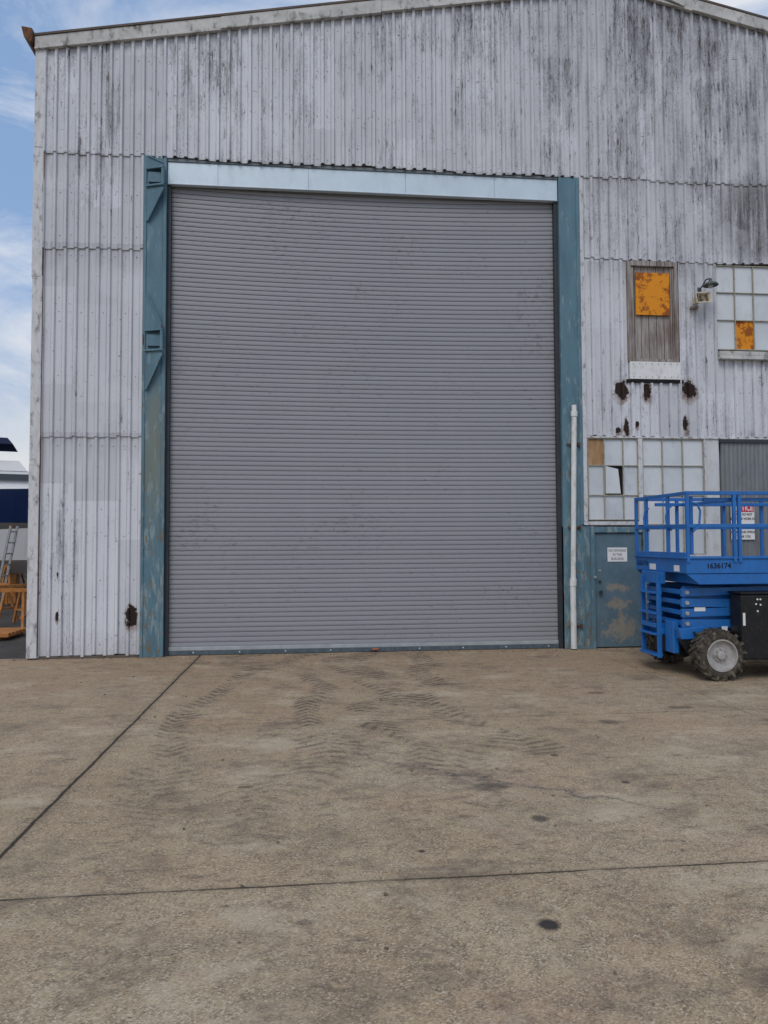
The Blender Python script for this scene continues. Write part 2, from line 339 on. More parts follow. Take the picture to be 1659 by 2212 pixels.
for i,(a,c) in enumerate(zip(xs,xs[1:])):
    dy=-.095-.006*(i%2); top=-.004
    b.prism([(a,roofz(a)-.19),(c,roofz(c)-.205),(c,roofz(c)+top),(a,roofz(a)+top)],1,dy,-.02)
    b.prism([(a,roofz(a)-.215),(c,roofz(c)-.235),(c,roofz(c)-.20),(a,roofz(a)-.185)],1,dy-.014,-.05)
b.obj("roof_fascia",fasciaM,bld,bevel=.004)
b=B(); b.prism([(5.7,roofz(5.7)-.1),(6.35,roofz(6.35)-.22),(6.35,roofz(6.35)-.03),(5.7,roofz(5.7)+.02)],1,-.14,-.112); b.obj("loose_fascia_flashing",fasciaM,bld)
b=B(); b.prism([(-4.56,9.86),(-4.40,9.84),(-4.39,9.68),(-4.43,9.60),(-4.52,9.70)],1,-.16,DEP); b.obj("gutter",rustM,bld)
b=B()
for z0,z1,dx in ((.02,3.0,0),(2.98,5.95,.006),(5.93,8.0,-.004),(7.98,9.58,.004)):
    b.box(XL-.02+dx,XL+.135+dx,-.062-.004*(z0>5)-.003*(z0>2),-.0,z0,z1); b.box(XL-.024+dx,XL-.001+dx,-.0,.16,z0,z1)
b.obj("corner_trim",whiteT,bld,bevel=.006)
b=B(); b.box(XL+.137,XL+.147,-.058,-.004,.05,9.55); b.obj("trim_shadow_gap",rustM,bld)
b=B()
def screws(x0,x1,z,yo,top=None):
    k=math.floor(x0/P)+1
    while k*P+.05<x1:
        x=k*P+.05
        if random.random()<.8 and (top is None or z<top(x)): 
            zz=z+random.uniform(-.008,.008); b.cyl((x,yo,zz),(x,yo-.007,zz),.007,6)
        k+=1
for z in (8.02,8.75,9.5,10.2,10.8): screws(XL+.2,XR,z,-.03,lambda x:fb(x)-.05)
for z in (6.62,7.3,): screws(4.55,XR,z,-.02); screws(-4.2,-2.7,z,-.02)
for z in (3.6,4.3): screws(4.55,XR,z,-.008)
for z in (3.52,4.4,5.4,6.3): screws(-4.2,-2.7,z,-.008)
for z in (.2,1.2,2.3,3.3): screws(-4.2,-2.7,z,.004)
b.obj("siding_screws",rustM,bld)
b=B(); b.box(XL-.01,-2.7,-.02,.06,0,.045); b.obj("base_sill",plain("stained_concrete",(.12,.10,.085),.9),bld)
# posts
b=B()
b.box(-2.68,-2.40,-.035,.25,0,7.96); b.box(-2.40,-2.345,-.05,.02,0,7.955)
b.box(-2.70,-2.655,-.052,-.036,0,7.94)
b.box(4.10,4.44,-.04,.25,0,7.92); b.box(4.395,4.452,-.055,-.041,2.05,7.90)
b.box(4.10,4.64,-.030,.2,0,2.02)
b.obj("door_posts",blueP,bld,bevel=.006)
b=B()
def gus(zw,zp):
    s_=1 if zp>zw else -1
    A=(-2.655,-.055,zw);Bq=(-2.385,-.15,zw);C=(-2.655,-.055,zp);D=(-2.63,-.07,zp)
    A2=(-2.655,-.036,zw);B2=(-2.385,-.036,zw);C2=(-2.655,-.036,zp);D2=(-2.63,-.036,zp)
    E=(-2.385,-.15,zw+s_*.07);E2=(-2.385,-.036,zw+s_*.07)
    b.add([A,Bq,E,D,C,A2,B2,E2,D2,C2],[(0,1,2,3,4),(5,9,8,7,6),(0,5,6,1),(1,6,7,2),(2,7,8,3),(3,8,9,4),(4,9,5,0)])
    b.sqt((-2.66,-.075,zw),(-2.37,-.17,zw),.03)
    b.sqt((-2.37,-.165,zw+s_*.06),(-2.63,-.078,zp),.018)
gus(7.44,6.88); gus(5.12,5.72); gus(4.80,4.18); gus(7.72,7.93)
b.box(-2.62,-2.36,-.10,-.036,7.50,7.66); b.box(-2.62,-2.36,-.10,-.036,4.87,5.05)
b.cyl((-2.385,-.15,7.42),(-2.385,-.15,7.74),.026,10); b.cyl((-2.385,-.15,4.78),(-2.385,-.15,5.14),.026,10)
b.obj("post_gussets",blueP,bld,bevel=.003)
b=B(); b.box(-2.692,-2.675,-.06,-.053,4.9,5.06).box(-2.39,-2.375,-.18,-.176,5.14,5.2); b.obj("bracket_rust",rustM,bld)
b=B(); b.box(-2.34,4.09,-.0,.07,7.52,7.885); b.box(-2.34,4.09,-.012,-.001,7.52,7.54)
b.obj("door_header",headM,bld,bevel=.004)
b=B(); 
for x in (-1.55,-.1,1.5,3.0): b.box(x,x+.004,-.0025,-.0005,7.545,7.88)
b.box(-2.34,4.09,-.018,.0,7.888,7.935); b.obj("header_seams",plain("seam",(.16,.19,.21),.6),bld)
b=B(); b.box(-2.343,-2.29,.03,.24,0,7.52); b.box(4.035,4.098,.03,.24,0,7.52); b.box(-2.34,4.09,.16,.24,7.42,7.6); b.obj("door_guides",guideM,bld)
# curtain
b=B(); x0,x1=-2.30,4.05; nx=24; pitch=.0762; prof=[(0,.014),(.007,.014),(.011,.001),(.030,-.0015),(.052,-.001),(.073,.0015)]
pr=[]; z=.12
while z<7.6:
    for dz,dy in prof: pr.append((z+dz,.115+dy))
    z+=pitch
n=nx+1
for (z,y) in pr:
    for i in range(n):
        u=i/nx; x=x0+(x1-x0)*u; e=1-(2*u-1)**2
        b.v.append((x,y+.035*e*min(1,z/7)*math.sin(z*.42),z-.085*e*max(0,z/7.5)**2))
for j in range(len(pr)-1):
    for i in range(nx): b.f.append((j*n+i,j*n+i+1,(j+1)*n+i+1,(j+1)*n+i))
b.obj("roller_door_curtain",slatM,bld)
b=B(); b.box(-2.29,4.04,.085,.12,.075,.13); b.obj("curtain_bottom_slat",plain("pale_slat",(.38,.41,.43),.4,.2),bld,bevel=.003)
b=B(); b.box(-2.29,4.04,.07,.16,.006,.074); b.box(.9,1.05,.05,.07,.03,.06)
b.obj("bottom_bar",barM,bld,bevel=.004)
b=B(); 
for i in range(9): b.cyl((-1.9+i*.72,.07,.045),(-1.9+i*.72,.06,.045),.012,8)
b.obj("bottom_bar_bolts",headM,bld)
b=B(); b.cyl((.93,.048,.045),(1.03,.048,.045),.012,8); b.obj("door_pull",plain("orange_pull",(.5,.12,.03),.5),bld)
b=B(); b.box(4.456,4.525,-.05,.02,2.1,7.95); b.box(4.456,5.50,-.045,.02,2.04,2.10); b.box(4.526,8.6,-.035,.02,3.50,3.53)
b.obj("door_side_trim",whiteT,bld,bevel=.004)
b=B(); b.box(4.64,5.46,-.01,.05,.02,1.90); b.obj("pedestrian_door_leaf",pedM,bld,bevel=.004)
b=B(); b.box(4.56,4.632,-.055,.02,0,2.01); b.box(5.468,5.56,-.055,.02,0,2.01); b.box(4.633,5.467,-.05,.02,1.915,2.008); b.obj("pedestrian_door_frame",blueP,bld,bevel=.006)
b=B()
for z in (.25,1.0,1.7): b.cyl((5.462,-.03,z),(5.462,-.03,z+.1),.012,8)
b.cyl((4.72,-.01,.93),(4.72,-.05,.93),.016,10); b.cyl((4.72,-.05,.93),(4.72,-.075,.93),.03,14); b.cyl((4.72,-.01,1.10),(4.72,-.025,1.10),.024,14)
b.obj("door_knob_and_hinges",guideM,bld,smooth=True)
b=B(); b.box(4.60,4.64,-.075,-.056,1.16,1.20); b.box(4.70,4.74,-.018,-.011,1.27,1.30); b.obj("door_latch_plates",rimM,bld)
b=B(); b.box(5.56,6.86,.02,.06,0,2.04); b.box(4.53,6.86,.07,.095,2.1,3.5); b.obj("flat_wall_panel",flatW,bld)
def window(name,xs,zs,y=0.0,special={},bw=.022):
    bp=B();bq=B();bb=B();bo=B()
    for i in range(len(xs)-1):
        for j in range(len(zs)-1):
            k=special.get((i,j))
            t=(random.random()-.5)*.008
            args=(xs[i]+.004,xs[i+1]-.004,y+.02,y+.026+abs(t),zs[j]+.004,zs[j+1]-.004)
            if k=='hole': bo.box(xs[i]+.004,xs[i+1]-.004,y+.03,y+.034,zs[j],zs[j+1])
            elif k=='orange': B().box(*args).obj(name+"_rusted_pane",orangeM,bld)
            elif k=='ply': B().box(*args).obj(name+"_plywood_pane",plyM,bld)
            else: (bp if random.random()<.6 else bq).box(*args)
    for x in xs: bb.box(x-bw/2,x+bw/2,y-.012,y+.018,zs[0],zs[-1])
    for z in zs: bb.box(xs[0],xs[-1],y-.009,y+.016,z-bw/2,z+bw/2)
    if bp.v: bp.obj(name+"_panes",paneM,bld)
    if bq.v: bq.obj(name+"_grey_panes",pane2M,bld)
    if bo.v: bo.obj(name+"_opening",darkM,bld)
    bb.obj(name+"_bars",barsM,bld,bevel=.003)
window("office_window",[4.55,4.83,5.16,5.42],[2.13,2.54,3.04,3.49],-.01,{(0,2):'ply',(1,1):'hole'},.016)
window("shop_window",[5.50,5.85,6.21,6.58],[1.55,2.05,2.54,3.04,3.49],-.01,{},.016)
b=B(); b.prism([(4.85,2.57),(5.11,2.57),(5.07,2.98),(4.85,3.03)],1,-.014,-.006); b.obj("tilted_pane",paneM,bld)
b=B(); b.box(5.425,5.495,-.03,.01,2.1,3.5); b.box(6.59,6.62,-.03,.01,1.5,3.5); b.box(5.43,6.62,-.04,.01,1.48,1.54); b.obj("window_posts",whiteT,bld,bevel=.004)
b=B(); b.box(6.62,6.86,-.012,.012,.02,3.5); b.obj("white_pilaster",flatW,bld,bevel=.004)
window("high_window",[6.87,7.21,7.55,7.92,8.28],[5.05,5.56,6.04,6.51],-.01,{(1,0):'orange'},.016)
b=B(); b.box(6.86,8.35,-.11,.0,4.93,5.0); b.prism([(-.13,4.86),(-.0,4.86),(-.0,4.92),(-.12,4.928)],0,6.86,8.35); b.obj("high_window_sill",fasciaM,bld,bevel=.006)
b=B(); b.box(5.30,6.16,-.0,.03,4.82,6.50); b.obj("boarded_window_planks",woodM,bld)
b=B(); b.box(5.27,5.335,-.055,-.001,4.80,6.52); b.box(6.10,6.165,-.055,-.001,4.80,6.52); b.box(5.336,6.099,-.06,-.001,6.44,6.53); b.box(5.336,6.099,-.05,-.001,4.80,4.85)
b.box(5.34,5.40,-.03,-.001,4.85,6.43); b.box(6.04,6.098,-.03,-.001,4.85,6.43)
b.obj("boarded_window_frame",woodM,bld,bevel=.004)
b=B(); b.box(5.42,6.02,-.045,-.031,5.60,6.33); b.obj("orange_rusted_panel",orangeM,bld,bevel=.004)
b=B(); b.box(5.29,6.185,-.06,.0,4.50,4.798); b.obj("window_apron",apronM,bld,bevel=.006)
b=B()
for x in [5.35+i*.11 for i in range(8)]:
    for z in (4.54,4.76): b.cyl((x,-.06,z),(x,-.066,z),.009,6)
b.obj("apron_rivets",barsM,bld)
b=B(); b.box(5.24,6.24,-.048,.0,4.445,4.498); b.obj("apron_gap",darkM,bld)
b=B(); x=6.88; xs_=[]
while x<9.38: xs_.append(x); x+=.0127
vs=[(x,-.012-.008*math.sin(x*2*math.pi/.076),z) for z in (.05,2.6,2.61,3.44) for x in xs_]
vs=[(x,y-(0.012 if i//len(xs_)>=2 else 0),z) for i,(x,y,z) in enumerate(vs)]
n=len(xs_); b.add(vs,[(j*n+i,j*n+i+1,(j+1)*n+i+1,(j+1)*n+i) for j in range(3) for i in range(n-1)]); b.obj("corrugated_sliding_door",corrD,bld,smooth=True)
b=B(); b.box(6.86,9.4,-.06,.0,3.44,3.49); b.obj("sliding_door_track",guideM,bld)
# downpipe
pipe=empty("downpipe",(4.25,-.1,0))
b=B(); b.cyl((4.225,-.11,.02),(4.225,-.11,1.06),.048,16); b.cyl((4.225,-.11,1.04),(4.232,-.11,1.16),.056,16); b.cyl((4.23,-.11,1.14),(4.285,-.11,3.86),.043,16); b.cyl((4.285,-.11,3.84),(4.287,-.11,3.93),.055,16); b.cyl((4.287,-.11,3.93),(4.285,-.11,4.03),.040,16)
b.obj("pipe",pipeM,pipe,smooth=True)
b=B()
for z in (.38,2.0,3.38): b.box(4.17,4.38,-.075,-.058,z-.012,z+.012); b.box(4.36,4.39,-.10,-.045,z-.03,z+.03)
b.obj("pipe_brackets",rustM,pipe)
# lamp and horn
def scaled(b,c,k): b.v=[tuple(c[i]+(v[i]-c[i])*k for i in range(3)) for v in b.v]; return b
lamp=empty("barn_light",(6.6,-.3,6.15)); LC=(6.62,-.28,6.09)
b=B(); b.path([(6.56,-.03,6.06),(6.56,-.14,6.10),(6.57,-.22,6.17),(6.60,-.28,6.17)],.012); b.box(6.52,6.59,-.05,-.03,6.0,6.1)
b.obj("arm",lampM,lamp)
b=B(); b.lathe([(.12,.035),(.06,.04),(.04,.06),(0,.15),(-.05,.185),(-.055,.183),(-.0,.14),(.03,.05)],LC,2,24); scaled(b,LC,.68).obj("shade",lampM,lamp,smooth=True)
b=B(); b.lathe([(.05,.0),(.04,.04),(-.06,.055),(-.10,.03),(-.11,0)],(LC[0],LC[1],LC[2]-.02),2,16); scaled(b,LC,.68).obj("bulb",plain("frosted_bulb",(.45,.47,.46),.3),lamp,smooth=True)
horn=empty("horn_loudspeaker",(6.45,-.2,5.86))
RH=Matrix.Translation((6.44,-.05,5.84))@Matrix.Rotation(math.radians(-8),4,'Y')@Matrix.Rotation(math.radians(12),4,'Z')
def frus(secs):
    b=B(); vs=[RH@Vector((sx*w,-y,sz*h)) for (y,w,h) in secs for sx,sz in ((-1,-1),(1,-1),(1,1),(-1,1))]
    b.add(vs,[(4*j+i,4*j+(i+1)%4,4*j+4+(i+1)%4,4*j+4+i) for j in range(len(secs)-1) for i in range(4)]+[(0,1,2,3)]); return b
frus([(0.02,.045,.045),(.10,.055,.05),(.22,.15,.085),(.245,.155,.09),(.245,.14,.075),(.14,.05,.03)]).obj("bell",hornM,horn)
b=B(); b.cyl(RH@Vector((0,-.12,0)),RH@Vector((0,-.225,0)),.034,12)
for dx in (-.095,.095): b.box(dx-.008,dx+.008,-.235,-.15,-.06,.06,RH)
b.box(6.38,6.50,-.10,-.03,5.72,5.755); b.obj("driver_and_bracket",plain("horn_driver",(.22,.19,.14),.6),horn)
# signs
sg=empty("no_smoking_sign",(5.03,-.02,1.54)); B().box(4.86,5.20,-.018,-.012,1.43,1.665).obj("plate",signW,sg,bevel=.002)
for i,t in enumerate(("NO SMOKING","IN THIS","BUILDING")): text(t,(5.03,-.0195,1.615-i*.068),.060,inkM,sg,sx=.80)
ng=empty("notice_sign",(7.24,-.04,2.09)); B().box(7.03,7.45,-.044,-.036,1.79,2.40).obj("plate",signW,ng)
B().box(7.04,7.44,-.0475,-.0445,2.26,2.39).obj("red_band",redI,ng)
text("NOTICE",(7.24,-.049,2.322),.125,signW,ng,bold=.003,sx=.8)
for i,t in enumerate(("PLEASE DO NOT","ENTER OR WORK IN","","","FROM YOUR OFFICE","THANK YOU")):
    if t: text(t,(7.24,-.0455,2.215-i*.075),.058,blackI,ng,bold=.001,sx=.8)
# ------------------------------------------------------------------ scissor lift
lf=empty("scissor_lift",(6.0,-2.08,0)); YN,YF=-2.80,-1.36; X0,X1=4.72,7.35
def wheel(cx,yc,side):
    r=.325; w=.24; b=B()
    pr=[(-w/2+.01,.20),(-w/2,.24),(-w/2+.004,.275),(-w/2+.03,.300),(0,.306),(w/2-.03,.300),(w/2-.004,.275),(w/2,.24),(w/2-.01,.20)]
    b.lathe(pr,(cx,yc,r),1,40)
    for k in range(16):
        for s_ in (-1,1):
            a=2*math.pi*(k+(.5 if s_>0 else 0))/16
            Mx=Matrix.Translation((cx,yc,r))@Matrix.Rotation(a,4,'Y')@Matrix.Translation((.302,s_*.055,0))@Matrix.Rotation(s_*math.radians(32),4,'X')
            b.box(-.012,.022,-.075,.072,-.019,.019,Mx)
            Mx=Matrix.Translation((cx,yc,r))@Matrix.Rotation(a+s_*0.13,4,'Y')@Matrix.Translation((.275,s_*(w/2-.008),0))
            b.box(-.045,.036,-.014,.014,-.02,.02,Mx)
    b.obj("tyre",tireM,lf)
    b=B(); s_=side; o=w/2*s_
    b.lathe([(o*.9,.205),(o*1.0,.205),(o*1.0,.188),(o*.75,.182),(o*.55,.165),(o*.50,.10),(o*.62,.09),(o*.62,.0)],(cx,yc,r),1,36)
    b.obj("rim",rimM,lf,smooth=True)
    b=B(); b.lathe([(o*.6,.06),(o*.9,.055),(o*.95,.035),(o*.95,0)],(cx,yc,r),1,20)
    for k in range(8):
        a=2*math.pi*k/8; p=(cx+.078*math.cos(a),yc+o*.6,r+.078*math.sin(a)); b.cyl(p,(p[0],yc+o*.78,p[2]),.011,6)
    b.obj("hub",rimM,lf)
for cx in (5.14,6.95):
    wheel(cx,-2.74,-1); wheel(cx,-1.46,1)
b=B(); b.box(4.98,7.2,-2.50,-1.66,.30,.56); b.box(5.05,5.2,-2.62,-1.55,.27,.38); b.box(6.88,7.02,-2.62,-1.55,.27,.38)
b.box(4.80,4.98,-2.42,-1.72,.26,.50); b.prism([(4.72,.50),(5.1,.60),(5.1,.38),(4.86,.30)],1,-2.58,-2.50)
b.obj("chassis",liftK,lf,bevel=.01)
b=B(); b.box(4.76,7.25,-2.46,-1.70,.565,.62); b.box(4.74,4.80,-2.55,-1.62,.50,.64); b.prism([(4.70,.64),(5.05,.66),(5.25,.60),(5.25,.56),(4.9,.50),(4.74,.50)],1,-2.60,-2.50)
b.obj("chassis_blue_top",liftB,lf,bevel=.008)
b=B(); bb=B()
for i in range(4):
    zc=.70+i*.135
    for y0,y1 in ((-2.58,-2.52),(-1.64,-1.58)):
        Mx=Matrix.Translation((4.80,0,zc))@Matrix.Rotation(math.radians(-1.2 if i%2 else 1.0),4,'Y')
        b.box(-.03,2.45,y0,y1,-.055,.055,Mx)
        Mx=Matrix.Translation((4.80,0,zc+.03))@Matrix.Rotation(math.radians(1.0 if i%2 else -1.2),4,'Y')
        b.box(.03,2.40,y0+.075,y1+.07,-.05,.05,Mx)
    b.box(4.78,4.86,-2.52,-1.64,zc-.03,zc+.03)
    bb.cyl((4.83,-2.60,zc),(4.83,-2.575,zc),.026,14); bb.cyl((6.0,-2.60,zc),(6.0,-2.575,zc),.03,14)
b.obj("scissor_arms",liftB,lf,bevel=.008); bb.obj("pivot_pins",rimM,lf)
b=B(); b.box(5.40,6.62,-2.86,-2.60,.26,1.09); b.obj("power_pack_cover",liftK,lf,bevel=.025)
b=B()
for (x,z) in ((5.62,1.03),(5.66,1.03),(5.60,.97),(5.66,.96),(5.62,.88)): b.cyl((x,-2.862,z),(x,-2.868,z),.012,8)
b.box(5.80,5.92,-2.868,-2.861,.86,1.02); b.box(5.42,5.45,-2.868,-2.861,.70,.86); b.obj("cover_decals",signW,lf)
b=B(); b.box(5.39,6.63,-2.875,-2.59,1.095,1.12); b.obj("cover_lid",liftK,lf,bevel=.01)
b=B()
b.box(X0,X1,YN,YN+.03,1.36,1.545); b.box(X0,X1,YF-.03,YF,1.36,1.545); b.box(X0,X0+.03,YN+.03,YF-.03,1.36,1.545)
b.prism([(X0+.0,1.355),(X1,1.355),(X1,1.22),(X0+.17,1.22)],1,YN+.01,YN+.05); b.prism([(X0+.0,1.355),(X1,1.355),(X1,1.22),(X0+.17,1.22)],1,YF-.05,YF-.01)
b.box(X0+.17,X0+.22,YN+.05,YF-.05,1.22,1.35)
b.box(X0-.02,X1,YN-.02,YN+.045,1.548,1.57); b.box(X0-.03,X0+.03,YN-.02,YF+.02,1.5485,1.572)
b.obj("platform_sides",liftB,lf,bevel=.006)
b=B(); b.box(X0+.03,X1,YN+.03,YF-.03,1.38,1.42); b.obj("deck_floor",deckM,lf)
b=B(); t=.048; zt=2.39; zm=1.97
def rail(p,q):
    b.sqt(p,q,.042 if abs(p[2]-q[2])>.1 else t)
for y,xs_ in ((YN,(4.74,5.37,5.44,6.1,6.7,7.3)),(YF,(4.74,5.37,6.1,6.7,7.3))):
    for x in xs_: rail((x,y,1.5),(x,y,zt))
    rail((4.72,y,zt),(7.32,y,zt)); rail((4.72,y,zm),(7.32,y,zm))
    s_=1 if y==YN else -1
    rail((5.0,y+.07*s_,2.31),(7.3,y+.07*s_,2.31))
    if s_==1: rail((4.82,y+.055*s_,1.60),(4.82,y+.055*s_,2.35))
for y in (YF-.32,YN+.50): rail((4.74,y,1.5),(4.74,y,zt))
b.sqt((4.74,YN+.024,zt),(4.74,YF-.024,zt),.045); b.sqt((4.74,YN+.024,zm),(4.74,YF-.024,zm),.045)
b.sqt((7.3,YN+.024,zt),(7.3,YF-.024,zt),.045); b.sqt((7.3,YN+.024,zm),(7.3,YF-.024,zm),.045); b.sqt((5.42,YN+.06,2.305),(5.42,YF-.06,2.305),.04)
b.sqt((4.738,YN,1.60),(4.738,YF,1.60),.06)
b.obj("guard_rails",liftB,lf,bevel=.005)
b=B()
for y in (YF-.36,YN+.44): b.path([(4.76,y,2.24),(4.70,y,2.20),(4.68,y,2.10),(4.69,y,1.98),(4.76,y,1.92)],.012)
b.path([(4.78,YN-.03,2.27),(4.86,YN-.03,2.25),(4.90,YN-.03,2.16),(4.88,YN-.03,1.96),(4.80,YN-.03,1.90)],.014)
b.obj("grab_handles",liftB,lf)
b=B(); ya,yb=-2.18,-1.72
for y in (ya,yb): b.box(4.62,4.68,y-.018,y+.018,.20,1.30)
for z in (.22,.50,.78,1.06): b.box(4.58,4.70,ya,yb,z,z+.03)
b.box(4.64,4.82,ya-.02,ya+.02,.52,.60); b.box(4.64,4.82,yb-.02,yb+.02,.52,.60); b.box(4.60,4.76,ya+.02,yb-.02,.60,.66)
b.box(4.66,4.72,ya-.06,yb+.06,1.20,1.36)
b.obj("access_ladder",liftB,lf,bevel=.005)
b=B(); b.box(4.70,4.78,-2.46,-2.24,.30,.72); b.obj("end_panel",liftB,lf,bevel=.01)
b=B(); b.box(X0-.004,X0-.001,-1.98,-1.80,1.38,1.46); b.box(4.93,5.08,-2.586,-2.582,.86,.91); b.box(X0-.004,X0-.001,-2.62,-2.48,1.38,1.46); b.box(5.30,5.38,-2.586,-2.582,.60,.66)
b.obj("decals",signW,lf)
text("1636174",(5.15,YN-.002,1.455),.095,blackI,lf,bold=.002,name='fleet_number')
text("1636174",(X0-.003,-1.57,1.455),.10,blackI,lf,rot=(math.pi/2,0,-math.pi/2),bold=.0,name='fleet_number_end')
b=B(); b.path([(4.9,-2.62,.60),(4.95,-2.64,.50),(5.2,-2.62,.45),(5.4,-2.62,.52)],.014); b.obj("hoses",liftK,lf)
# ------------------------------------------------------------------ ground
def plane(name,x0,x1,y0,y1,z,mat):
    b=B(); b.add([(x0,y0,z),(x1,y0,z),(x1,y1,z),(x0,y1,z)],[(0,1,2,3)]); return b.obj(name,mat)
plane("asphalt_ground",-900,900,-300,1500,-.02,ground_mat("asphalt",True))
plane("concrete_apron_ground",-14,24,-20,.08,0,ground_mat("aggregate_concrete"))
plane("concrete_floor_ground",XL,XR,.08,25,.001,plain("floor_concrete",(.15,.13,.11),.9))
b=B()
for i in range(420):
    x=random.uniform(-4.6,7.5); y=-abs(random.gauss(0,.10))-.02 if i<260 else random.uniform(-9,-.5)
    s_=random.uniform(.003,.010); Mx=Matrix.Translation((x,y,s_*.5))@Matrix.Rotation(random.random()*3,4,'Z')@Matrix.Rotation(random.random()*.7,4,'X')
    b.box(-s_,s_,-s_*.7,s_*.7,-s_*.5,s_*.5,Mx)
b.obj("gravel",plain("gravel_grit",(.16,.13,.10),.9,0,.5,30))
# ------------------------------------------------------------------ boatyard
hullW=plain("white_gelcoat",(.72,.73,.74),.25,0,.04,1,spec=.6,bump=.0); hullN=plain("navy_gelcoat",(.012,.03,.10),.2,0,.1,1,spec=.6,bump=0)
glassD=plain("dark_glass",(.01,.015,.02),.1,0,.1,1,spec=.8,bump=0); navyC=plain("navy_canvas",(.012,.018,.05),.8); antif=plain("antifoul",(.02,.04,.09),.7)
orW=plain("orange_timber",(.40,.17,.05),.8,0,.3,6); alu=plain("aluminium",(.35,.36,.37),.4,.6)
def boat(name,loc,L,Bm,H,ang,topm,zk,cabin=True):
    e=empty(name,loc); e.rotation_euler=(0,0,ang)
    parts={'bottom':(B(),antif if (cabin and topm is not hullN) else hullW),'topsides':(B(),topm),'deck':(B(),hullW)}
    n=15; rows=[]
    for i in range(n):
        t=i/(n-1); w=Bm/2*(1-max(0,(t-.35)/.65)**2.3)*(.92+.08*min(1,t/.3)); x=-L/2+L*t
        zs=zk+H*(.92+.22*t*t); kz=zk+H*.5*max(0,(t-.7)/.3)**2
        rows.append([(x,0,kz),(x,w*.82,kz+.32*H),(x+.03*L*t,w,zs)])
    for sgn in (-1,1):
        for k,(bk,_m) in (('bottom',parts['bottom']),('topsides',parts['topsides'])):
            a=0 if k=='bottom' else 1
            vs=[(r[j][0],r[j][1]*sgn,r[j][2]) for r in rows for j in (a,a+1)]
            bk.add(vs,[(2*i,2*i+1,2*i+3,2*i+2) for i in range(n-1)])
        vs=[p for r in rows for p in ((r[2][0],0,r[2][2]-.02),(r[2][0],r[2][1]*sgn,r[2][2]))]; parts['deck'][0].add(vs,[(2*i,2*i+1,2*i+3,2*i+2) for i in range(n-1)])
    r=rows[0]; parts['topsides'][0].add([(r[0][0],0,r[0][2]),(r[1][0],r[1][1],r[1][2]),(r[2][0],r[2][1],r[2][2]),(r[2][0],-r[2][1],r[2][2]),(r[1][0],-r[1][1],r[1][2])],[(0,1,2,3,4)])
    zd=zk+H*.95; c=parts['deck'][0]
    def cab(x0,x1,w,z0,z1,rk,bb_): 
        bb_.add([(x0,-w,z0),(x1+rk,-w,z0),(x1+rk,w,z0),(x0,w,z0),(x0+.1,-w*.85,z1),(x1,-w*.85,z1),(x1,w*.85,z1),(x0+.1,w*.85,z1)],[(0,1,5,4),(1,2,6,5),(2,3,7,6),(3,0,4,7),(4,5,6,7)])
    if cabin:
        cab(-L*.32,L*.12,Bm*.38,zd,zd+.75,.9,c); cab(-L*.28,L*.02,Bm*.33,zd+.75,zd+1.15,.3,c)
        g=B(); cab(-L*.30,L*.125,Bm*.384,zd+.38,zd+.66,.52,g); g.obj('windows',glassD,e,world=False)
        c2=B(); cab(-L*.34,-L*.02,Bm*.36,zd+1.75,zd+2.0,.2,c2); c2.obj('canvas_top',navyC,e,world=False)
    for k,(bk,mt) in parts.items(): bk.obj(k,mt,e,world=False)
    t_=B(); t_.path([(L*.1,Bm*.4,zd+.1),(L*.1,Bm*.4,zd+.6),(L*.42,Bm*.18,zd+.85),(L*.5,0,zd+.9),(L*.42,-Bm*.18,zd+.85),(L*.1,-Bm*.4,zd+.6),(L*.1,-Bm*.4,zd+.1)],.02)
    if cabin: t_.path([(-L*.25,-Bm*.3,zd+1.1),(-L*.3,-Bm*.3,zd+1.75),(-L*.3,Bm*.3,zd+1.75),(-L*.25,Bm*.3,zd+1.1)],.035)
    t_.obj('rails',alu,e,world=False)
    s_=B()
    for x in (-L*.3,0,L*.25):
        for sg_ in (-1,1):
            s_.cyl((x,sg_*Bm*.33,zk+H*.3),(x-.25,sg_*Bm*.55,0),.03); s_.cyl((x,sg_*Bm*.33,zk+H*.3),(x+.25,sg_*Bm*.55,0),.03); s_.cyl((x,sg_*Bm*.33,zk+H*.3),(x,sg_*Bm*.3,0),.03)
        s_.box(x-.15,x+.15,-.3,.3,0,zk)
    s_.obj('boat_stands',orW,e,world=False)
    return e
boat("motor_boat",(-11.6,17.4,0),10,3.6,1.9,math.radians(18),hullN,1.9)
boat("motor_boat",(-8.9,10.6,0),6,2.4,1.35,math.radians(12),hullW,.85,False)
boat("motor_boat",(-16.5,27,0),11,3.6,2.0,math.radians(10),hullW,1.1)
boat("motor_boat",(-24,34,0),12,3.8,2.0,math.radians(-30),hullW,1.1)
for (x,y,a) in ((-6.3,3.4,10),(-6.7,4.6,60),(-7.4,5.6,-20)):
    e=empty("timber_trestle",(x,y,0)); e.rotation_euler=(0,0,math.radians(a)); b=B()
    b.box(-.6,.6,-.035,.035,.80,.87)
    for s_ in (-.5,.5):
        for q in (-.3,.3): b.sqt((s_,0,.82),(s_*1.1,q,0),.045)
        b.sqt((s_,-.2,.3),(s_,.2,.3),.04)
    b.obj('frame',orW,e,world=False)
b=B()
for i in range(6): 
    b.box(-7.6+.1*i,-5.6,2.3+.16*i,2.42+.16*i,.0+.05,.12)
b.box(-7.4,-7.3,2.2,3.4,-.02,.05); b.box(-5.9,-5.8,2.2,3.4,-.02,.05); b.obj("timber_pallet",orW)
b=B()
for y in (0,.4): b.sqt((-7.9,7+y,0),(-7.5,7+y,2.2),.05)
for i in range(8): k=i/8+.06; b.sqt((-7.9+.4*k,7,2.2*k),(-7.9+.4*k,7.4,2.2*k),.035)
b.obj("step_ladder",alu)
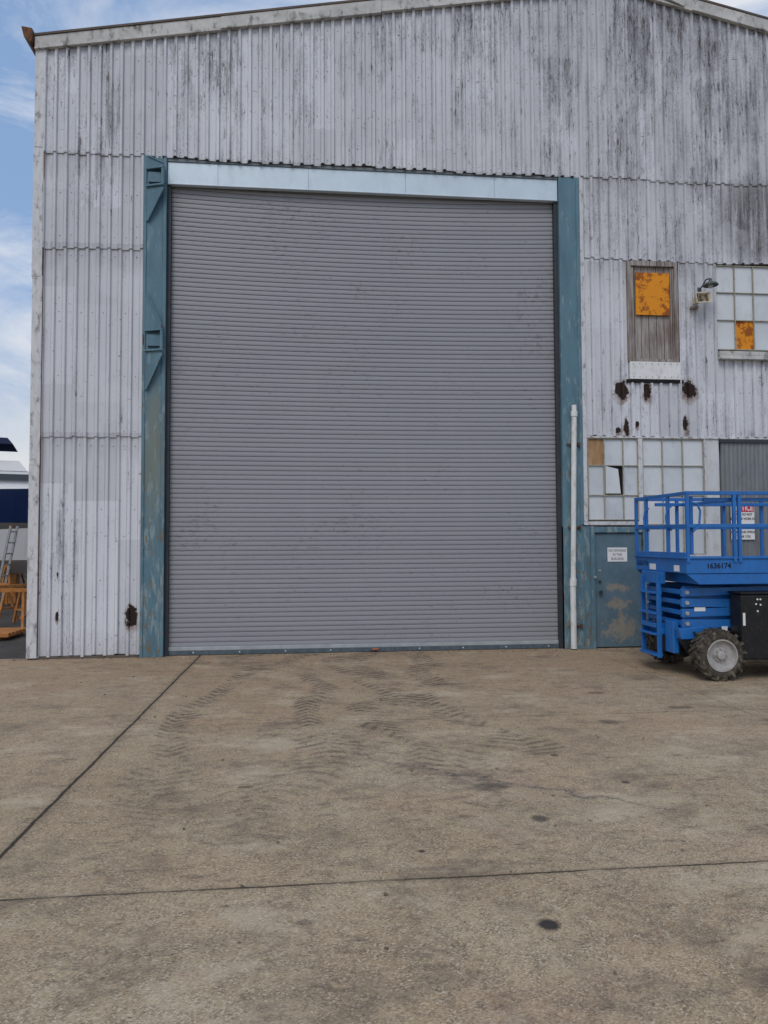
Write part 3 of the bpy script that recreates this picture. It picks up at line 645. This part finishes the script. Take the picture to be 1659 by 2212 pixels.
b=B(); b.cyl((-4.50,.5,0),(-4.50,.5,3.1),.05,10); b.cyl((-4.5,.5,3.1),(-4.42,.3,3.5),.03,8); b.obj("rusty_post",rustM)
hl=B(); n=60; pts=[]
for i in range(n+1): x=-420+i*9; pts.append((x,420,8+7*math.sin(i*.35)+4*math.sin(i*.9)))
hl.add([(x,y,-1) for x,y,z in pts]+pts,[(i,i+1,n+2+i,n+1+i) for i in range(n)]); hl.obj("distant_hills",plain("hazy_hills",(.13,.17,.2),1))
# ------------------------------------------------------------------ world
SE,SA=math.radians(48),math.radians(205)
w=bpy.data.worlds.new("World"); S.world=w; w.use_nodes=True; nt=w.node_tree; nt.nodes.clear(); L=nt.links
out=nt.nodes.new('ShaderNodeOutputWorld'); bg=nt.nodes.new('ShaderNodeBackground'); sky=nt.nodes.new('ShaderNodeTexSky')
sky.sky_type='NISHITA'; sky.sun_disc=False; sky.sun_elevation=SE; sky.sun_rotation=SA; sky.air_density=1.; sky.dust_density=1.2; sky.ozone_density=1.5
tc=nt.nodes.new('ShaderNodeTexCoord'); mp=nt.nodes.new('ShaderNodeMapping'); mp.inputs['Scale'].default_value=(1.2,1.2,4.2); mp.inputs['Rotation'].default_value=(0,.35,.3)
n1=nt.nodes.new('ShaderNodeTexNoise'); n1.inputs['Scale'].default_value=2.0; n1.inputs['Detail'].default_value=7; n1.inputs['Roughness'].default_value=.62; n1.inputs['Distortion'].default_value=.8
def mrange(src,a,b,c,d):
    r=nt.nodes.new('ShaderNodeMapRange'); L.new(src,r.inputs[0])
    for i,v in enumerate((a,b,c,d)): r.inputs[i+1].default_value=v
    return r.outputs[0]
def mixc(f,a,b):
    x=nt.nodes.new('ShaderNodeMix'); x.data_type='RGBA'
    for s_,v in ((x.inputs[0],f),(x.inputs[6],a),(x.inputs[7],b)):
        if isinstance(v,bpy.types.NodeSocket): L.new(v,s_)
        else: s_.default_value=v
    return x.outputs[2]
L.new(tc.outputs['Generated'],mp.inputs[0]); L.new(mp.outputs[0],n1.inputs['Vector'])
sep=nt.nodes.new('ShaderNodeSeparateXYZ'); L.new(tc.outputs['Generated'],sep.inputs[0])
c=mixc(.62,sky.outputs[0],(3.3,5.1,8.3,1))
c=mixc(mrange(n1.outputs['Fac'],.40,.64,0,.85),c,(8.2,8.4,8.8,1))
c=mixc(mrange(sep.outputs[2],.02,.30,.75,0.),c,(8.6,8.2,7.4,1))
L.new(c,bg.inputs[0]); L.new(bg.outputs[0],out.inputs[0])
bg.inputs[1].default_value=.10
sd=bpy.data.lights.new("sun",'SUN'); sd.energy=1.2; sd.angle=math.radians(28); sd.color=(1,.93,.84)
so=bpy.data.objects.new("sun",sd); S.collection.objects.link(so)
d=Vector((math.sin(SA)*math.cos(SE),math.cos(SA)*math.cos(SE),math.sin(SE))); so.rotation_euler=d.to_track_quat('Z','Y').to_euler(); so.location=(0,-20,30)
# ------------------------------------------------------------------ camera
cd=bpy.data.cameras.new("camera"); cam=bpy.data.objects.new("camera",cd); S.collection.objects.link(cam)
cd.sensor_fit='HORIZONTAL'; cd.sensor_width=36; cd.lens=36*1534/1659; cd.clip_end=4000
Rm=Matrix.Rotation(-.0978,4,'Z')@Matrix.Rotation(math.pi/2+.04,4,'X')@Matrix.Rotation(-.0041,4,'Z')
cam.matrix_world=Matrix.Translation((0,-11.447,1.8))@Rm
S.camera=cam
